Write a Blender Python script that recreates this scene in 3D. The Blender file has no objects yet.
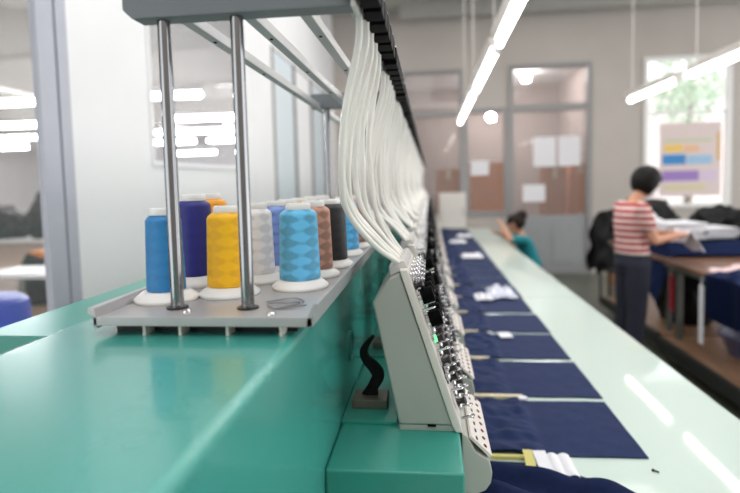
import bpy, bmesh, math, random
from mathutils import Vector, Matrix, noise
random.seed(7)
sc = bpy.context.scene
COL = sc.collection
PI = math.pi
R = math.radians

# ------------------------------------------------------------------ materials
def srgb(r, g, b):
    def f(c):
        c /= 255.0
        return c / 12.92 if c <= .04045 else ((c + .055) / 1.055) ** 2.4
    return (f(r), f(g), f(b), 1)

def mat(name, col, rough=.5, metal=0, noise_amt=0, noise_scale=8, bump=0, bump_scale=40, coat=0, spec=.5, rough_var=0, sheen=0):
    m = bpy.data.materials.new(name); m.use_nodes = True
    nt = m.node_tree; b = nt.nodes['Principled BSDF']
    b.inputs['Base Color'].default_value = col
    b.inputs['Roughness'].default_value = rough
    b.inputs['Metallic'].default_value = metal
    b.inputs['Coat Weight'].default_value = coat
    b.inputs['Coat Roughness'].default_value = .08
    b.inputs['Specular IOR Level'].default_value = spec
    b.inputs['Sheen Weight'].default_value = sheen
    tc = nt.nodes.new('ShaderNodeTexCoord')
    if noise_amt or rough_var:
        n = nt.nodes.new('ShaderNodeTexNoise'); n.inputs['Scale'].default_value = noise_scale; n.inputs['Detail'].default_value = 4
        nt.links.new(tc.outputs['Object'], n.inputs['Vector'])
        if noise_amt:
            r = nt.nodes.new('ShaderNodeValToRGB')
            r.color_ramp.elements[0].position = .3; r.color_ramp.elements[1].position = .7
            r.color_ramp.elements[0].color = tuple(c * (1 - noise_amt) for c in col[:3]) + (1,)
            r.color_ramp.elements[1].color = tuple(min(1, c * (1 + noise_amt)) for c in col[:3]) + (1,)
            nt.links.new(n.outputs['Fac'], r.inputs['Fac']); nt.links.new(r.outputs['Color'], b.inputs['Base Color'])
        if rough_var:
            mr = nt.nodes.new('ShaderNodeMapRange')
            mr.inputs['To Min'].default_value = max(0, rough - rough_var); mr.inputs['To Max'].default_value = rough + rough_var
            nt.links.new(n.outputs['Fac'], mr.inputs['Value']); nt.links.new(mr.outputs['Result'], b.inputs['Roughness'])
    if bump:
        n2 = nt.nodes.new('ShaderNodeTexNoise'); n2.inputs['Scale'].default_value = bump_scale; n2.inputs['Detail'].default_value = 3
        nt.links.new(tc.outputs['Object'], n2.inputs['Vector'])
        bp = nt.nodes.new('ShaderNodeBump'); bp.inputs['Strength'].default_value = bump; bp.inputs['Distance'].default_value = .01
        nt.links.new(n2.outputs['Fac'], bp.inputs['Height']); nt.links.new(bp.outputs['Normal'], b.inputs['Normal'])
    return m

def emit(name, col, strength):
    m = bpy.data.materials.new(name); m.use_nodes = True
    b = m.node_tree.nodes['Principled BSDF']
    b.inputs['Base Color'].default_value = col
    b.inputs['Emission Color'].default_value = col
    b.inputs['Emission Strength'].default_value = strength
    return m

def glass(name, tint=(1, 1, 1, 1), haze=0.0, hazecol=(.8, .8, .8, 1)):
    m = bpy.data.materials.new(name); m.use_nodes = True
    nt = m.node_tree; nt.nodes.clear()
    out = nt.nodes.new('ShaderNodeOutputMaterial')
    tr = nt.nodes.new('ShaderNodeBsdfTransparent'); tr.inputs['Color'].default_value = tint
    gl = nt.nodes.new('ShaderNodeBsdfGlossy'); gl.inputs['Roughness'].default_value = .03
    df = nt.nodes.new('ShaderNodeBsdfDiffuse'); df.inputs['Color'].default_value = hazecol
    fr = nt.nodes.new('ShaderNodeFresnel'); fr.inputs['IOR'].default_value = 1.45
    m1 = nt.nodes.new('ShaderNodeMixShader'); m2 = nt.nodes.new('ShaderNodeMixShader')
    m1.inputs[0].default_value = haze
    nt.links.new(tr.outputs[0], m1.inputs[1]); nt.links.new(df.outputs[0], m1.inputs[2])
    ge = nt.nodes.new('ShaderNodeNewGeometry'); iv = nt.nodes.new('ShaderNodeMath'); iv.operation = 'SUBTRACT'; iv.inputs[0].default_value = 1
    ml = nt.nodes.new('ShaderNodeMath'); ml.operation = 'MULTIPLY'
    nt.links.new(ge.outputs['Backfacing'], iv.inputs[1]); nt.links.new(iv.outputs[0], ml.inputs[0]); nt.links.new(fr.outputs[0], ml.inputs[1])
    nt.links.new(ml.outputs[0], m2.inputs[0]); nt.links.new(m1.outputs[0], m2.inputs[1]); nt.links.new(gl.outputs[0], m2.inputs[2])
    nt.links.new(m2.outputs[0], out.inputs[0])
    return m

def thread_mat(name, col, amp=.22, nturn=5, k=150):
    """cross-wound sewing thread: its sheen painted as staggered lighter and darker lozenges, fine winding bump"""
    m = bpy.data.materials.new(name); m.use_nodes = True
    nt = m.node_tree; b = nt.nodes['Principled BSDF']; N = nt.nodes.new; L = nt.links.new
    b.inputs['Roughness'].default_value = .42; b.inputs['Sheen Weight'].default_value = .06
    tc = N('ShaderNodeTexCoord'); sp = N('ShaderNodeSeparateXYZ'); L(tc.outputs['Object'], sp.inputs[0])
    def M(op, a, c=None):
        n = N('ShaderNodeMath'); n.operation = op
        for i, v in enumerate((a, c)):
            if v is None: continue
            if isinstance(v, (int, float)): n.inputs[i].default_value = v
            else: L(v, n.inputs[i])
        return n.outputs[0]
    ang = M('ARCTAN2', sp.outputs['Y'], sp.outputs['X'])
    a = M('MULTIPLY', ang, nturn / 2); z = M('MULTIPLY', sp.outputs['Z'], k)
    s1 = M('SINE', M('ADD', a, z)); s2 = M('SINE', M('SUBTRACT', z, a))
    nz = N('ShaderNodeTexNoise'); nz.inputs['Scale'].default_value = 45; L(tc.outputs['Object'], nz.inputs['Vector'])
    p = M('ADD', M('MULTIPLY', M('MULTIPLY', s1, s2), .5), M('MULTIPLY', nz.outputs['Fac'], 1.0))
    r = N('ShaderNodeValToRGB'); L(p, r.inputs['Fac'])
    r.color_ramp.elements[0].position = .35; r.color_ramp.elements[1].position = .65
    r.color_ramp.elements[0].color = tuple(c * (1 - amp) for c in col[:3]) + (1,)
    r.color_ramp.elements[1].color = tuple(min(1, c * (1 + amp) + .03 * amp) for c in col[:3]) + (1,)
    L(r.outputs['Color'], b.inputs['Base Color'])  # lozenge sheen of the winding goes into the base colour
    w = M('SINE', M('ADD', M('MULTIPLY', sp.outputs['Z'], 5200), ang))
    bp = N('ShaderNodeBump'); bp.inputs['Strength'].default_value = .25; bp.inputs['Distance'].default_value = .0006
    L(w, bp.inputs['Height']); L(bp.outputs['Normal'], b.inputs['Normal'])
    return m

def stripe_mat(name, c1, c2, period, duty=.5):
    m = bpy.data.materials.new(name); m.use_nodes = True
    nt = m.node_tree; b = nt.nodes['Principled BSDF']; b.inputs['Roughness'].default_value = .85
    tc = nt.nodes.new('ShaderNodeTexCoord'); sp = nt.nodes.new('ShaderNodeSeparateXYZ'); nt.links.new(tc.outputs['Object'], sp.inputs[0])
    d = nt.nodes.new('ShaderNodeMath'); d.operation = 'DIVIDE'; d.inputs[1].default_value = period; nt.links.new(sp.outputs['Z'], d.inputs[0])
    f = nt.nodes.new('ShaderNodeMath'); f.operation = 'FRACT'; nt.links.new(d.outputs[0], f.inputs[0])
    r = nt.nodes.new('ShaderNodeValToRGB'); r.color_ramp.interpolation = 'CONSTANT'
    r.color_ramp.elements[0].color = c1; r.color_ramp.elements[1].color = c2; r.color_ramp.elements[1].position = duty
    nt.links.new(f.outputs[0], r.inputs['Fac']); nt.links.new(r.outputs['Color'], b.inputs['Base Color'])
    return m

def plank_mat(name, col, rough=.5):
    m = bpy.data.materials.new(name); m.use_nodes = True
    nt = m.node_tree; b = nt.nodes['Principled BSDF']; b.inputs['Roughness'].default_value = rough
    tc = nt.nodes.new('ShaderNodeTexCoord'); mp = nt.nodes.new('ShaderNodeMapping'); mp.inputs['Scale'].default_value = (14, 1.2, 14)
    n = nt.nodes.new('ShaderNodeTexNoise'); n.inputs['Scale'].default_value = 3; n.inputs['Detail'].default_value = 6
    nt.links.new(tc.outputs['Object'], mp.inputs[0]); nt.links.new(mp.outputs[0], n.inputs['Vector'])
    r = nt.nodes.new('ShaderNodeValToRGB')
    r.color_ramp.elements[0].position = .3; r.color_ramp.elements[1].position = .7
    r.color_ramp.elements[0].color = tuple(c * .75 for c in col[:3]) + (1,); r.color_ramp.elements[1].color = tuple(c * 1.2 for c in col[:3]) + (1,)
    nt.links.new(n.outputs['Fac'], r.inputs['Fac']); nt.links.new(r.outputs['Color'], b.inputs['Base Color'])
    return m

TEAL = mat('teal_enamel', srgb(66, 152, 142), .26, noise_amt=.03, noise_scale=3, bump=.03, bump_scale=260, coat=.45, rough_var=.05)
TEALD = mat('teal_enamel_arm', srgb(52, 146, 132), .32, noise_amt=.04, noise_scale=4, bump=.03, bump_scale=200)
STEEL = mat('brushed_steel', srgb(150, 150, 152), .30, 1, noise_amt=.05, noise_scale=20, rough_var=.08)
POSTM = mat('satin_steel_tube', srgb(146, 147, 149), .14, 1, rough_var=.05, noise_scale=30)
TRAYM = mat('grey_tray_metal', srgb(176, 174, 174), .36, .3, noise_amt=.07, noise_scale=14, rough_var=.08)
BARM = mat('blue_grey_paint', srgb(104, 110, 114), .42, 0, noise_amt=.03)
RAILM = mat('pale_aluminium', srgb(170, 172, 174), .35, .2, noise_amt=.04)
CHROME = mat('chrome', srgb(215, 215, 218), .13, 1, rough_var=.04)
DARKST = mat('dark_steel', srgb(62, 58, 60), .3, .8)
BODY = mat('warm_grey_casting', srgb(172, 175, 168), .45, noise_amt=.02, noise_scale=9, bump=.02, bump_scale=300)
BEZEL = mat('light_grey_plastic', srgb(220, 214, 208), .4, noise_amt=.02)
BLACK = mat('black_plastic', srgb(5, 5, 6), .6, bump=.05, bump_scale=300, spec=.06)
BLACKM = mat('matt_black', srgb(17, 17, 19), .6, spec=.25)
CLEAR = mat('translucent_holder', srgb(210, 208, 206), .25)
TUBEM = mat('milky_tube', srgb(236, 234, 228), .28, noise_amt=.02, noise_scale=20)
TUBEM.node_tree.nodes['Principled BSDF'].inputs['Subsurface Weight'].default_value = .15
TUBEM.node_tree.nodes['Principled BSDF'].inputs['Subsurface Radius'].default_value = (.01, .01, .01)
LED = emit('green_indicator', (.16, 1, .34, 1), .8)
LEDRED = mat('dark_red_lens', srgb(112, 36, 46), .25)
WPLASTIC = mat('white_plastic', srgb(232, 231, 229), .38, noise_amt=.01)
MINT = mat('mint_laminate', srgb(194, 212, 204), .34, noise_amt=.015, noise_scale=2, coat=.6, rough_var=.03)
MINT.node_tree.nodes['Principled BSDF'].inputs['Coat Roughness'].default_value = .035
MINTE = mat('mint_edge', srgb(196, 204, 196), .4)
NAVY = mat('navy_cotton', srgb(24, 40, 80), .8, noise_amt=.12, noise_scale=60, bump=.12, bump_scale=700, spec=.15, sheen=.06)
NAVYD = mat('navy_knit', srgb(20, 33, 68), .85, noise_amt=.12, noise_scale=60, bump=.12, bump_scale=500, spec=.15)
CREAM = mat('cream_card', srgb(216, 204, 172), .7, noise_amt=.06)
YELC = mat('yellowish_card', srgb(206, 198, 120), .7, noise_amt=.06)
WCLOTH = mat('white_cloth', srgb(226, 226, 232), .8, noise_amt=.04, bump=.1, bump_scale=120)
STRIPC = stripe_mat('white_striped_cloth', srgb(228, 228, 236), srgb(176, 182, 206), .02)
WALLP = mat('white_partition_paint', srgb(229, 229, 231), .38, noise_amt=.02, noise_scale=2)
WALLB = mat('greige_plaster', srgb(186, 178, 172), .7, noise_amt=.04, noise_scale=1.5, bump=.03, bump_scale=30)
GREYP = mat('grey_door_paint', srgb(150, 152, 154), .5, noise_amt=.03)
FRAMEG = mat('grey_frame', srgb(148, 146, 146), .45)
PILLM = mat('lavender_grey_pillar', srgb(176, 178, 190), .4, noise_amt=.03)
PANELB = mat('pale_blue_panel', srgb(206, 216, 222), .35, noise_amt=.02)
CEIL = mat('ceiling_paint', srgb(168, 166, 160), .85, noise_amt=.04)
FLOOR = mat('worn_green_grey_floor', srgb(84, 88, 76), .35, noise_amt=.15, noise_scale=2.2, rough_var=.1)
FLOORL = mat('brown_floor', srgb(138, 112, 92), .4, noise_amt=.12, noise_scale=2)
BRWALL = mat('pinkish_plaster', srgb(182, 168, 164), .8, noise_amt=.03)
CARTON = mat('cardboard', srgb(186, 126, 86), .8, noise_amt=.06)
CARTON2 = mat('orange_cardboard', srgb(214, 134, 76), .8, noise_amt=.06)
WOODB = plank_mat('brown_tabletop', srgb(128, 94, 76), .4)
WOODS = plank_mat('brown_shelf_board', srgb(150, 116, 92), .38)
IRON = mat('dark_iron', srgb(48, 50, 48), .5, .3)
GALV = mat('grey_leg_steel', srgb(120, 122, 118), .4, .5)
GLASS = glass('clear_glass', (.96, .97, .97, 1), .06)
GLASSH = glass('dusty_glass', (.92, .92, .93, 1), .10, (.82, .80, .80, 1))
GLASSP = glass('partition_glass', (.96, .97, .98, 1), .12, (.86, .87, .9, 1))
TUBEL = emit('lit_tube', (1, .985, .96, 1), 14)
TUBELB = emit('lit_tube_next_room', (.97, .97, 1, 1), 40)
GLOBE = emit('lit_globe', (1, .96, .9, 1), 75)
SKIN = mat('skin', srgb(205, 150, 122), .55); SKIN.node_tree.nodes['Principled BSDF'].inputs['Subsurface Weight'].default_value = .05
HAIR = mat('black_hair', srgb(15, 12, 12), .5, spec=.2)
HAIR2 = mat('dark_brown_hair', srgb(30, 20, 17), .5, spec=.2)
TEE = stripe_mat('red_striped_jersey', srgb(170, 60, 66), srgb(232, 214, 208), .052, .58)
JEANS = mat('dark_denim', srgb(40, 42, 58), .85, noise_amt=.15, noise_scale=40)
TEALC = mat('teal_jersey', srgb(22, 132, 142), .85, noise_amt=.05)
SHOE = mat('black_shoe', srgb(24, 24, 26), .6)
MASKM = mat('white_mask', srgb(232, 232, 236), .8)

# ------------------------------------------------------------------ mesh builder
def frame_to(d):
    d = Vector(d).normalized()
    return d.to_track_quat('Z', 'Y').to_matrix().to_4x4()

class MB:
    def __init__(s): s.bm = bmesh.new()
    def box(s, c, size, rot=None, bev=0, seg=2):
        b = bmesh.new(); bmesh.ops.create_cube(b, size=1)
        bmesh.ops.scale(b, vec=Vector(size), verts=b.verts)
        if bev: bmesh.ops.bevel(b, geom=b.edges[:], offset=min(bev, min(size) * .49), segments=seg, profile=.6, affect='EDGES')
        m = Matrix.Translation(Vector(c))
        if rot is not None: m = m @ rot
        b.transform(m); return s._take(b)
    def bx(s, x0, x1, y0, y1, z0, z1, bev=0, seg=2):
        return s.box(((x0+x1)/2, (y0+y1)/2, (z0+z1)/2), (abs(x1-x0), abs(y1-y0), abs(z1-z0)), None, bev, seg)
    def _take(s, b):
        me = bpy.data.meshes.new('tmp'); b.to_mesh(me); b.free(); s.bm.from_mesh(me); bpy.data.meshes.remove(me); return s
    def lathe(s, prof, loc=(0, 0, 0), axis=(0, 0, 1), seg=24):
        M = Matrix.Translation(Vector(loc)) @ frame_to(axis); bm = s.bm; rings = []
        for r, z in prof:
            if r < 1e-6: rings.append([bm.verts.new(M @ Vector((0, 0, z)))])
            else: rings.append([bm.verts.new(M @ Vector((r*math.cos(2*PI*i/seg), r*math.sin(2*PI*i/seg), z))) for i in range(seg)])
        for a, b in zip(rings, rings[1:]):
            for i in range(seg):
                j = (i+1) % seg
                if len(a) == 1 and len(b) == 1: continue
                if len(a) == 1: bm.faces.new((a[0], b[i], b[j]))
                elif len(b) == 1: bm.faces.new((a[i], a[j], b[0]))
                else: bm.faces.new((a[i], a[j], b[j], b[i]))
        for rr in (rings[0], rings[-1]):
            if len(rr) > 2: bm.faces.new(rr)
        return s
    def cyl(s, p0, p1, r0, r1=None, seg=16):
        r1 = r0 if r1 is None else r1; p0 = Vector(p0); p1 = Vector(p1)
        return s.lathe([(r0, 0), (r1, (p1-p0).length)], p0, p1-p0, seg)
    def prism(s, poly, y0, y1, bev=0, seg=2):
        b = bmesh.new()
        a = [b.verts.new((x, y0, z)) for x, z in poly]; c = [b.verts.new((x, y1, z)) for x, z in poly]
        n = len(poly); b.faces.new(a); b.faces.new(c[::-1])
        for i in range(n):
            j = (i+1) % n; b.faces.new((a[i], c[i], c[j], a[j]))
        bmesh.ops.recalc_face_normals(b, faces=b.faces)
        if bev: bmesh.ops.bevel(b, geom=b.edges[:], offset=bev, segments=seg, profile=.6, affect='EDGES')
        return s._take(b)
    def tube(s, pts, r, seg=8, n=0, flat=None):
        pts = [Vector(p) for p in pts]
        if n: pts = catmull(pts, n)
        rr = r if isinstance(r, (list, tuple)) else [r]*len(pts)
        if len(rr) != len(pts):
            rr = [rr[min(len(rr)-1, int(i/(len(pts)-1)*(len(rr)-1)+.5))] for i in range(len(pts))]
        bm = s.bm; rings = []; up = None
        for i, p in enumerate(pts):
            t = (pts[min(i+1, len(pts)-1)] - pts[max(i-1, 0)]).normalized()
            if up is None: up = t.orthogonal().normalized() if flat is None else Vector(flat)
            u = (up - t*up.dot(t)).normalized(); v = t.cross(u); up = u
            rings.append([bm.verts.new(p + u*math.cos(2*PI*k/seg)*rr[i] + v*math.sin(2*PI*k/seg)*rr[i]) for k in range(seg)])
        for a, b in zip(rings, rings[1:]):
            for i in range(seg):
                j = (i+1) % seg; bm.faces.new((a[i], a[j], b[j], b[i]))
        bm.faces.new(rings[0][::-1]); bm.faces.new(rings[-1]); return s
    def ell(s, c, rad, rot=None, sub=3):
        b = bmesh.new(); bmesh.ops.create_icosphere(b, subdivisions=sub, radius=1)
        bmesh.ops.scale(b, vec=Vector(rad), verts=b.verts)
        m = Matrix.Translation(Vector(c))
        if rot is not None: m = m @ rot
        b.transform(m); return s._take(b)
    def loft(s, rings, seg=20):
        """rings: (centre, rx, ry) horizontal ellipses"""
        bm = s.bm; rs = []
        for c, rx, ry in rings:
            rs.append([bm.verts.new(Vector(c) + Vector((rx*math.cos(2*PI*i/seg), ry*math.sin(2*PI*i/seg), 0))) for i in range(seg)])
        for a, b in zip(rs, rs[1:]):
            for i in range(seg):
                j = (i+1) % seg; bm.faces.new((a[i], a[j], b[j], b[i]))
        bm.faces.new(rs[0][::-1]); bm.faces.new(rs[-1]); return s
    def limb(s, p0, p1, r0, r1):
        s.ell(p0, (r0,)*3, sub=2); s.ell(p1, (r1,)*3, sub=2); return s.cyl(p0, p1, r0, r1, 14)
    def grid(s, nx, ny, fn, thick=0):
        bm = s.bm
        top = [[bm.verts.new(fn(i/nx, j/ny)) for j in range(ny+1)] for i in range(nx+1)]
        for i in range(nx):
            for j in range(ny): bm.faces.new((top[i][j], top[i+1][j], top[i+1][j+1], top[i][j+1]))
        if thick:
            bot = [[bm.verts.new(v.co - Vector((0, 0, thick))) for v in row] for row in top]
            for i in range(nx):
                for j in range(ny): bm.faces.new((bot[i][j], bot[i][j+1], bot[i+1][j+1], bot[i+1][j]))
            for i in range(nx):
                bm.faces.new((top[i][0], bot[i][0], bot[i+1][0], top[i+1][0])); bm.faces.new((top[i][ny], top[i+1][ny], bot[i+1][ny], bot[i][ny]))
            for j in range(ny):
                bm.faces.new((top[0][j], top[0][j+1], bot[0][j+1], bot[0][j])); bm.faces.new((top[nx][j], bot[nx][j], bot[nx][j+1], top[nx][j+1]))
        return s
    def build(s, name, m, parent=None, loc=(0, 0, 0), smooth=True, ang=40):
        bmesh.ops.recalc_face_normals(s.bm, faces=s.bm.faces)
        me = bpy.data.meshes.new(name); s.bm.to_mesh(me); s.bm.free()
        if smooth:
            for p in me.polygons: p.use_smooth = True
            me.set_sharp_from_angle(angle=R(ang))
        me.materials.append(m)
        o = bpy.data.objects.new(name, me); COL.objects.link(o); o.location = loc
        if parent: o.parent = parent
        if smooth and len(me.vertices) < 1500:      # keep large flat faces flat between their bevels
            wn = o.modifiers.new('flat_faces', 'WEIGHTED_NORMAL'); wn.keep_sharp = True; wn.weight = 100
        return o

def catmull(P, n):
    out = []; Q = [P[0]*2 - P[1]] + P + [P[-1]*2 - P[-2]]
    for i in range(1, len(Q)-2):
        p0, p1, p2, p3 = Q[i-1:i+3]
        for k in range(n):
            t = k/n
            out.append(.5*((2*p1) + (p2-p0)*t + (2*p0-5*p1+4*p2-p3)*t*t + (3*p1-p0-3*p2+p3)*t**3))
    out.append(P[-1]); return out

def tag(o, label, cat, group=None, kind=None):
    o['label'] = label; o['category'] = cat
    if group: o['group'] = group
    if kind: o['kind'] = kind
    return o
def thing(name, label, cat, loc=(0, 0, 0), rz=0, group=None):
    o = bpy.data.objects.new(name, None); COL.objects.link(o); o.location = loc; o.rotation_euler = (0, 0, rz)
    o.empty_display_size = .05
    return tag(o, label, cat, group)
def struct(mb, name, m, parent=None, **k):
    o = mb.build(name, m, parent, **k)
    if parent is None: o['kind'] = 'structure'
    return o
def kids(o): return [c for c in bpy.data.objects if c.parent == o]
def dup(root, loc, label, group=None):
    r = root.copy(); COL.objects.link(r); r.location = loc; r['label'] = label
    if group: r['group'] = group
    for ch in kids(root):
        c = ch.copy(); COL.objects.link(c); c.parent = r
        for g in kids(ch):
            d = g.copy(); COL.objects.link(d); d.parent = c
    return r
ORD = 'first second third fourth fifth sixth seventh eighth ninth tenth eleventh twelfth thirteenth fourteenth fifteenth sixteenth seventeenth eighteenth nineteenth twentieth'.split()
def lump(mb, c, rad, amp=.2, freq=3, seed=0, sub=4, flat=True):
    b = bmesh.new(); bmesh.ops.create_icosphere(b, subdivisions=sub, radius=1)
    for v in b.verts:
        p = v.co.copy(); d = 1 + amp*noise.noise(p*freq + Vector((seed*7.3, seed, 0))) + amp*.5*noise.noise(p*freq*2.3 + Vector((0, seed*3.1, 5)))
        v.co = Vector((p.x*rad[0], p.y*rad[1], p.z*rad[2]))*d
        if flat and v.co.z < -rad[2]*.62: v.co.z = -rad[2]*.62
    b.transform(Matrix.Translation(Vector(c))); mb._take(b); return mb

# ================================================================== SETTING
YB = 9.1       # far wall
XL = -1.6      # glazed partition on the left
# floor and ceilings
struct(MB().bx(XL, 8, -2.5, YB+.1, -.1, 0), 'floor', FLOOR)
struct(MB().bx(-14, XL-.1, -2.5, 21, -.1, 0), 'floor_next_room', FLOORL)
struct(MB().bx(XL, 8, -2.5, YB+.1, 4.38, 4.5), 'ceiling', CEIL)
struct(MB().bx(-14, XL-.1, -2.5, 21, 3.35, 3.45), 'ceiling_next_room', CEIL)
struct(MB().bx(-.45, 8, 8.75, 9.0, 4.2, 4.38), 'ceiling_beam', CEIL)
# back wall with openings
w = MB()
w.bx(XL, -.44, YB, YB+.15, 0, 4.4)
w.bx(-.44, 1.31, YB, YB+.15, 0, .98)
w.bx(-.44, .56, YB, YB+.15, 3.42, 4.4); w.bx(.56, 1.31, YB, YB+.15, 2.76, 4.4)
w.bx(1.31, 2.62, YB, YB+.15, 3.44, 4.4); w.bx(2.62, 3.42, YB, YB+.15, 0, 4.4)
w.bx(3.42, 4.74, YB, YB+.15, 0, 1.06); w.bx(3.42, 4.74, YB, YB+.15, 3.46, 4.4); w.bx(4.74, 8, YB, YB+.15, 0, 4.4)
struct(w, 'wall_back', WALLB, smooth=False)
def frame_rect(mb, x0, x1, z0, z1, t, y0, y1):
    mb.bx(x0, x0+t, y0, y1, z0, z1); mb.bx(x1-t, x1, y0, y1, z0, z1); mb.bx(x0+t, x1-t, y0, y1, z0, z0+t); mb.bx(x0+t, x1-t, y0, y1, z1-t, z1); return mb
def root_struct(name):
    o = bpy.data.objects.new(name, None); COL.objects.link(o); o['kind'] = 'structure'; return o
w1 = root_struct('window_1')
f = frame_rect(MB(), -.44, .56, .98, 3.42, .06, YB-.03, YB+.1); f.bx(-.38, .5, YB-.02, YB+.09, 2.66, 2.74)
f.build('frame', FRAMEG, w1, smooth=False); MB().bx(-.38, .5, YB+.03, YB+.04, 1.04, 3.36).build('pane', GLASSH, w1)
w2 = root_struct('window_2')
frame_rect(MB(), .56, 1.31, .98, 2.76, .07, YB-.03, YB+.1).build('frame', FRAMEG, w2, smooth=False)
MB().bx(.63, 1.24, YB+.03, YB+.04, 1.05, 2.69).build('pane', GLASSH, w2)
d1 = root_struct('door_1')
f = frame_rect(MB(), 1.31, 2.62, 0, 3.44, .07, YB-.04, YB+.11); f.bx(1.38, 2.55, YB-.03, YB+.1, 2.68, 2.79)
f.build('frame', FRAMEG, d1, smooth=False)
MB().bx(1.38, 2.55, YB+.03, YB+.04, 2.79, 3.37).build('transom_pane', GLASSH, d1)
f = MB().bx(1.385, 2.545, YB, YB+.05, .07, .97, .004); f.bx(1.45, 1.93, YB-.012, YB, .15, .88, .004); f.bx(2.0, 2.48, YB-.012, YB, .15, .88, .004)
f.build('lower_panel', GREYP, d1); MB().bx(1.38, 2.55, YB+.02, YB+.03, .97, 2.68).build('pane', GLASSH, d1)
MB().cyl((1.46, YB-.06, 1.0), (1.46, YB-.06, 1.2), .012).cyl((1.46, YB-.06, 1.02), (1.46, YB, 1.02), .008).cyl((1.46, YB-.06, 1.18), (1.46, YB, 1.18), .008).build('door_handle', STEEL, d1)
w3 = root_struct('window_3')
frame_rect(MB(), 3.42, 4.74, 1.06, 3.46, .06, YB-.03, YB+.1).bx(3.48, 4.68, YB-.02, YB+.09, 2.56, 2.59).build('frame', WPLASTIC, w3, smooth=False)
MB().bx(3.48, 4.68, YB+.05, YB+.06, 1.12, 3.40).build('pane', GLASS, w3)
# far store room behind the door
struct(MB().bx(XL+.05, 3.0, YB+.15, 13, -.1, 0), 'floor_store_room', FLOORL)
struct(MB().bx(XL+.05, 3.0, YB+.15, 13, 3.75, 3.85), 'ceiling_store_room', WALLP)
struct(MB().bx(XL+.05, 3.0, 12.9, 13, 0, 3.75), 'wall_store_room_back', BRWALL)
struct(MB().bx(2.95, 3.05, YB+.15, 13, 0, 3.75), 'wall_store_room_right', BRWALL)
struct(MB().bx(XL, XL+.05, YB+.15, 13, 0, 3.75), 'wall_store_room_left', BRWALL)

# partition on the left: pillar, white panels, window, sliding panels
struct(MB().bx(XL-.02, XL+.003, 2.10, 2.18, 0, 4.4, .002).bx(XL-.02, XL+.008, 2.19, 2.26, 0, 4.4, .004), 'pillar_left', PILLM)
w = MB()
w.bx(XL-.02, XL, 2.235, 2.95, 0, 4.4); w.bx(XL-.02, XL, 2.95, 4.5, 0, 1.69); w.bx(XL-.02, XL, 2.95, 4.5, 3.3, 4.4)
w.bx(XL-.02, XL, 4.5, 5.45, 0, 4.4); w.bx(XL-.02, XL, 5.45, YB, 3.0, 4.4); w.bx(XL-.02, XL, -2.5, 2.10, 2.95, 4.4); w.bx(XL-.02, XL, -2.5, 2.10, 0, .3)
struct(w, 'wall_left', WALLP, smooth=False)
def frame_yz(mb, y0, y1, z0, z1, t, x0, x1):
    mb.bx(x0, x1, y0, y0+t, z0, z1); mb.bx(x0, x1, y1-t, y1, z0, z1); mb.bx(x0, x1, y0+t, y1-t, z0, z0+t); mb.bx(x0, x1, y0+t, y1-t, z1-t, z1); return mb
w4 = root_struct('window_4')
frame_yz(MB(), 2.95, 4.5, 1.69, 3.3, .03, XL-.022, XL+.008).build('frame', WALLP, w4, smooth=False)
MB().bx(XL-.014, XL-.008, 2.98, 4.47, 1.72, 3.27).build('pane', GLASSP, w4)
w5 = root_struct('window_5')
frame_yz(MB(), -2.5, 2.10, .3, 2.95, .03, XL-.022, XL+.008).build('frame', PILLM, w5, smooth=False)
MB().bx(XL-.014, XL-.008, -2.47, 2.07, .33, 2.92).build('pane', GLASS, w5)
dl = root_struct('door_2')
y = 5.45
for k, m_ in enumerate((PANELB, WALLP, PANELB, WALLP)):
    MB().bx(XL-.05, XL-.01, y+.03, y+.88, .02, 2.98, .004).build('sliding_panel', m_, dl)
    MB().bx(XL-.055, XL+.015, y-.02, y+.03, 0, 3.0, .003).build('stile', FRAMEG, dl)
    y += .91
struct(MB().bx(XL, 8, -2.6, -2.5, 0, 4.4), 'wall_front', WALLB)  # unseen wall behind the camera, added to cut the frontal light
# next room (seen through the partition glass)
struct(MB().bx(-14, 3, 20.9, 21, 0, 3.4), 'wall_next_room_back', WALLP)
struct(MB().bx(-14.1, -14, -2.5, 21, 0, 3.4), 'wall_next_room_left', WALLP)
struct(MB().bx(XL-.1, XL, YB+.1, 21, 0, 3.4), 'wall_next_room_right', WALLP)

# ================================================================== LIGHT FITTINGS
def fitting(y0, y1, x, z, label, group, tm=TUBEL, rods=.85, top=4.38):
    t = thing('tube_light', label, 'light', (x, (y0+y1)/2, z), 0, group); L = (y1-y0)/2
    MB().prism([(-.035, .03), (-.055, .09), (.055, .09), (.035, .03)], -L, L, .004).build('housing', BEZEL, t)
    MB().cyl((0, -L+.03, 0), (0, L-.03, 0), .021, seg=14).build('lamp_tube', tm, t)
    for s in (-1, 1): MB().bx(-.022, .022, s*L-.03*(s > 0), s*L+.03*(s < 0), -.024, .035, .003).build('lamp_holder', WPLASTIC, t)
    if rods:
        r = MB().cyl((0, L*rods, .09), (0, L*rods, top-z), .0045, seg=8)
        r.build('hanging_rod', BEZEL, t)
    return t
ZL = 2.45
g = 'tube lights hung over the long table'
for i, (a, b) in enumerate(((2.02, 3.68), (3.82, 5.46), (5.64, 6.92), (7.02, 8.30))):
    fitting(a, b, .47, ZL, f'lit white tube light, {ORD[i]} from the front of the row above the sewing heads', g, rods=-.85)
g = 'tube lights hung over the work tables'
for i, (a, b) in enumerate(((5.38, 6.62), (3.9, 5.13))):
    fitting(a, b, 2.33, ZL, f'lit white tube light, {ORD[i]} from the far end of the right hand row', g)
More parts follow.
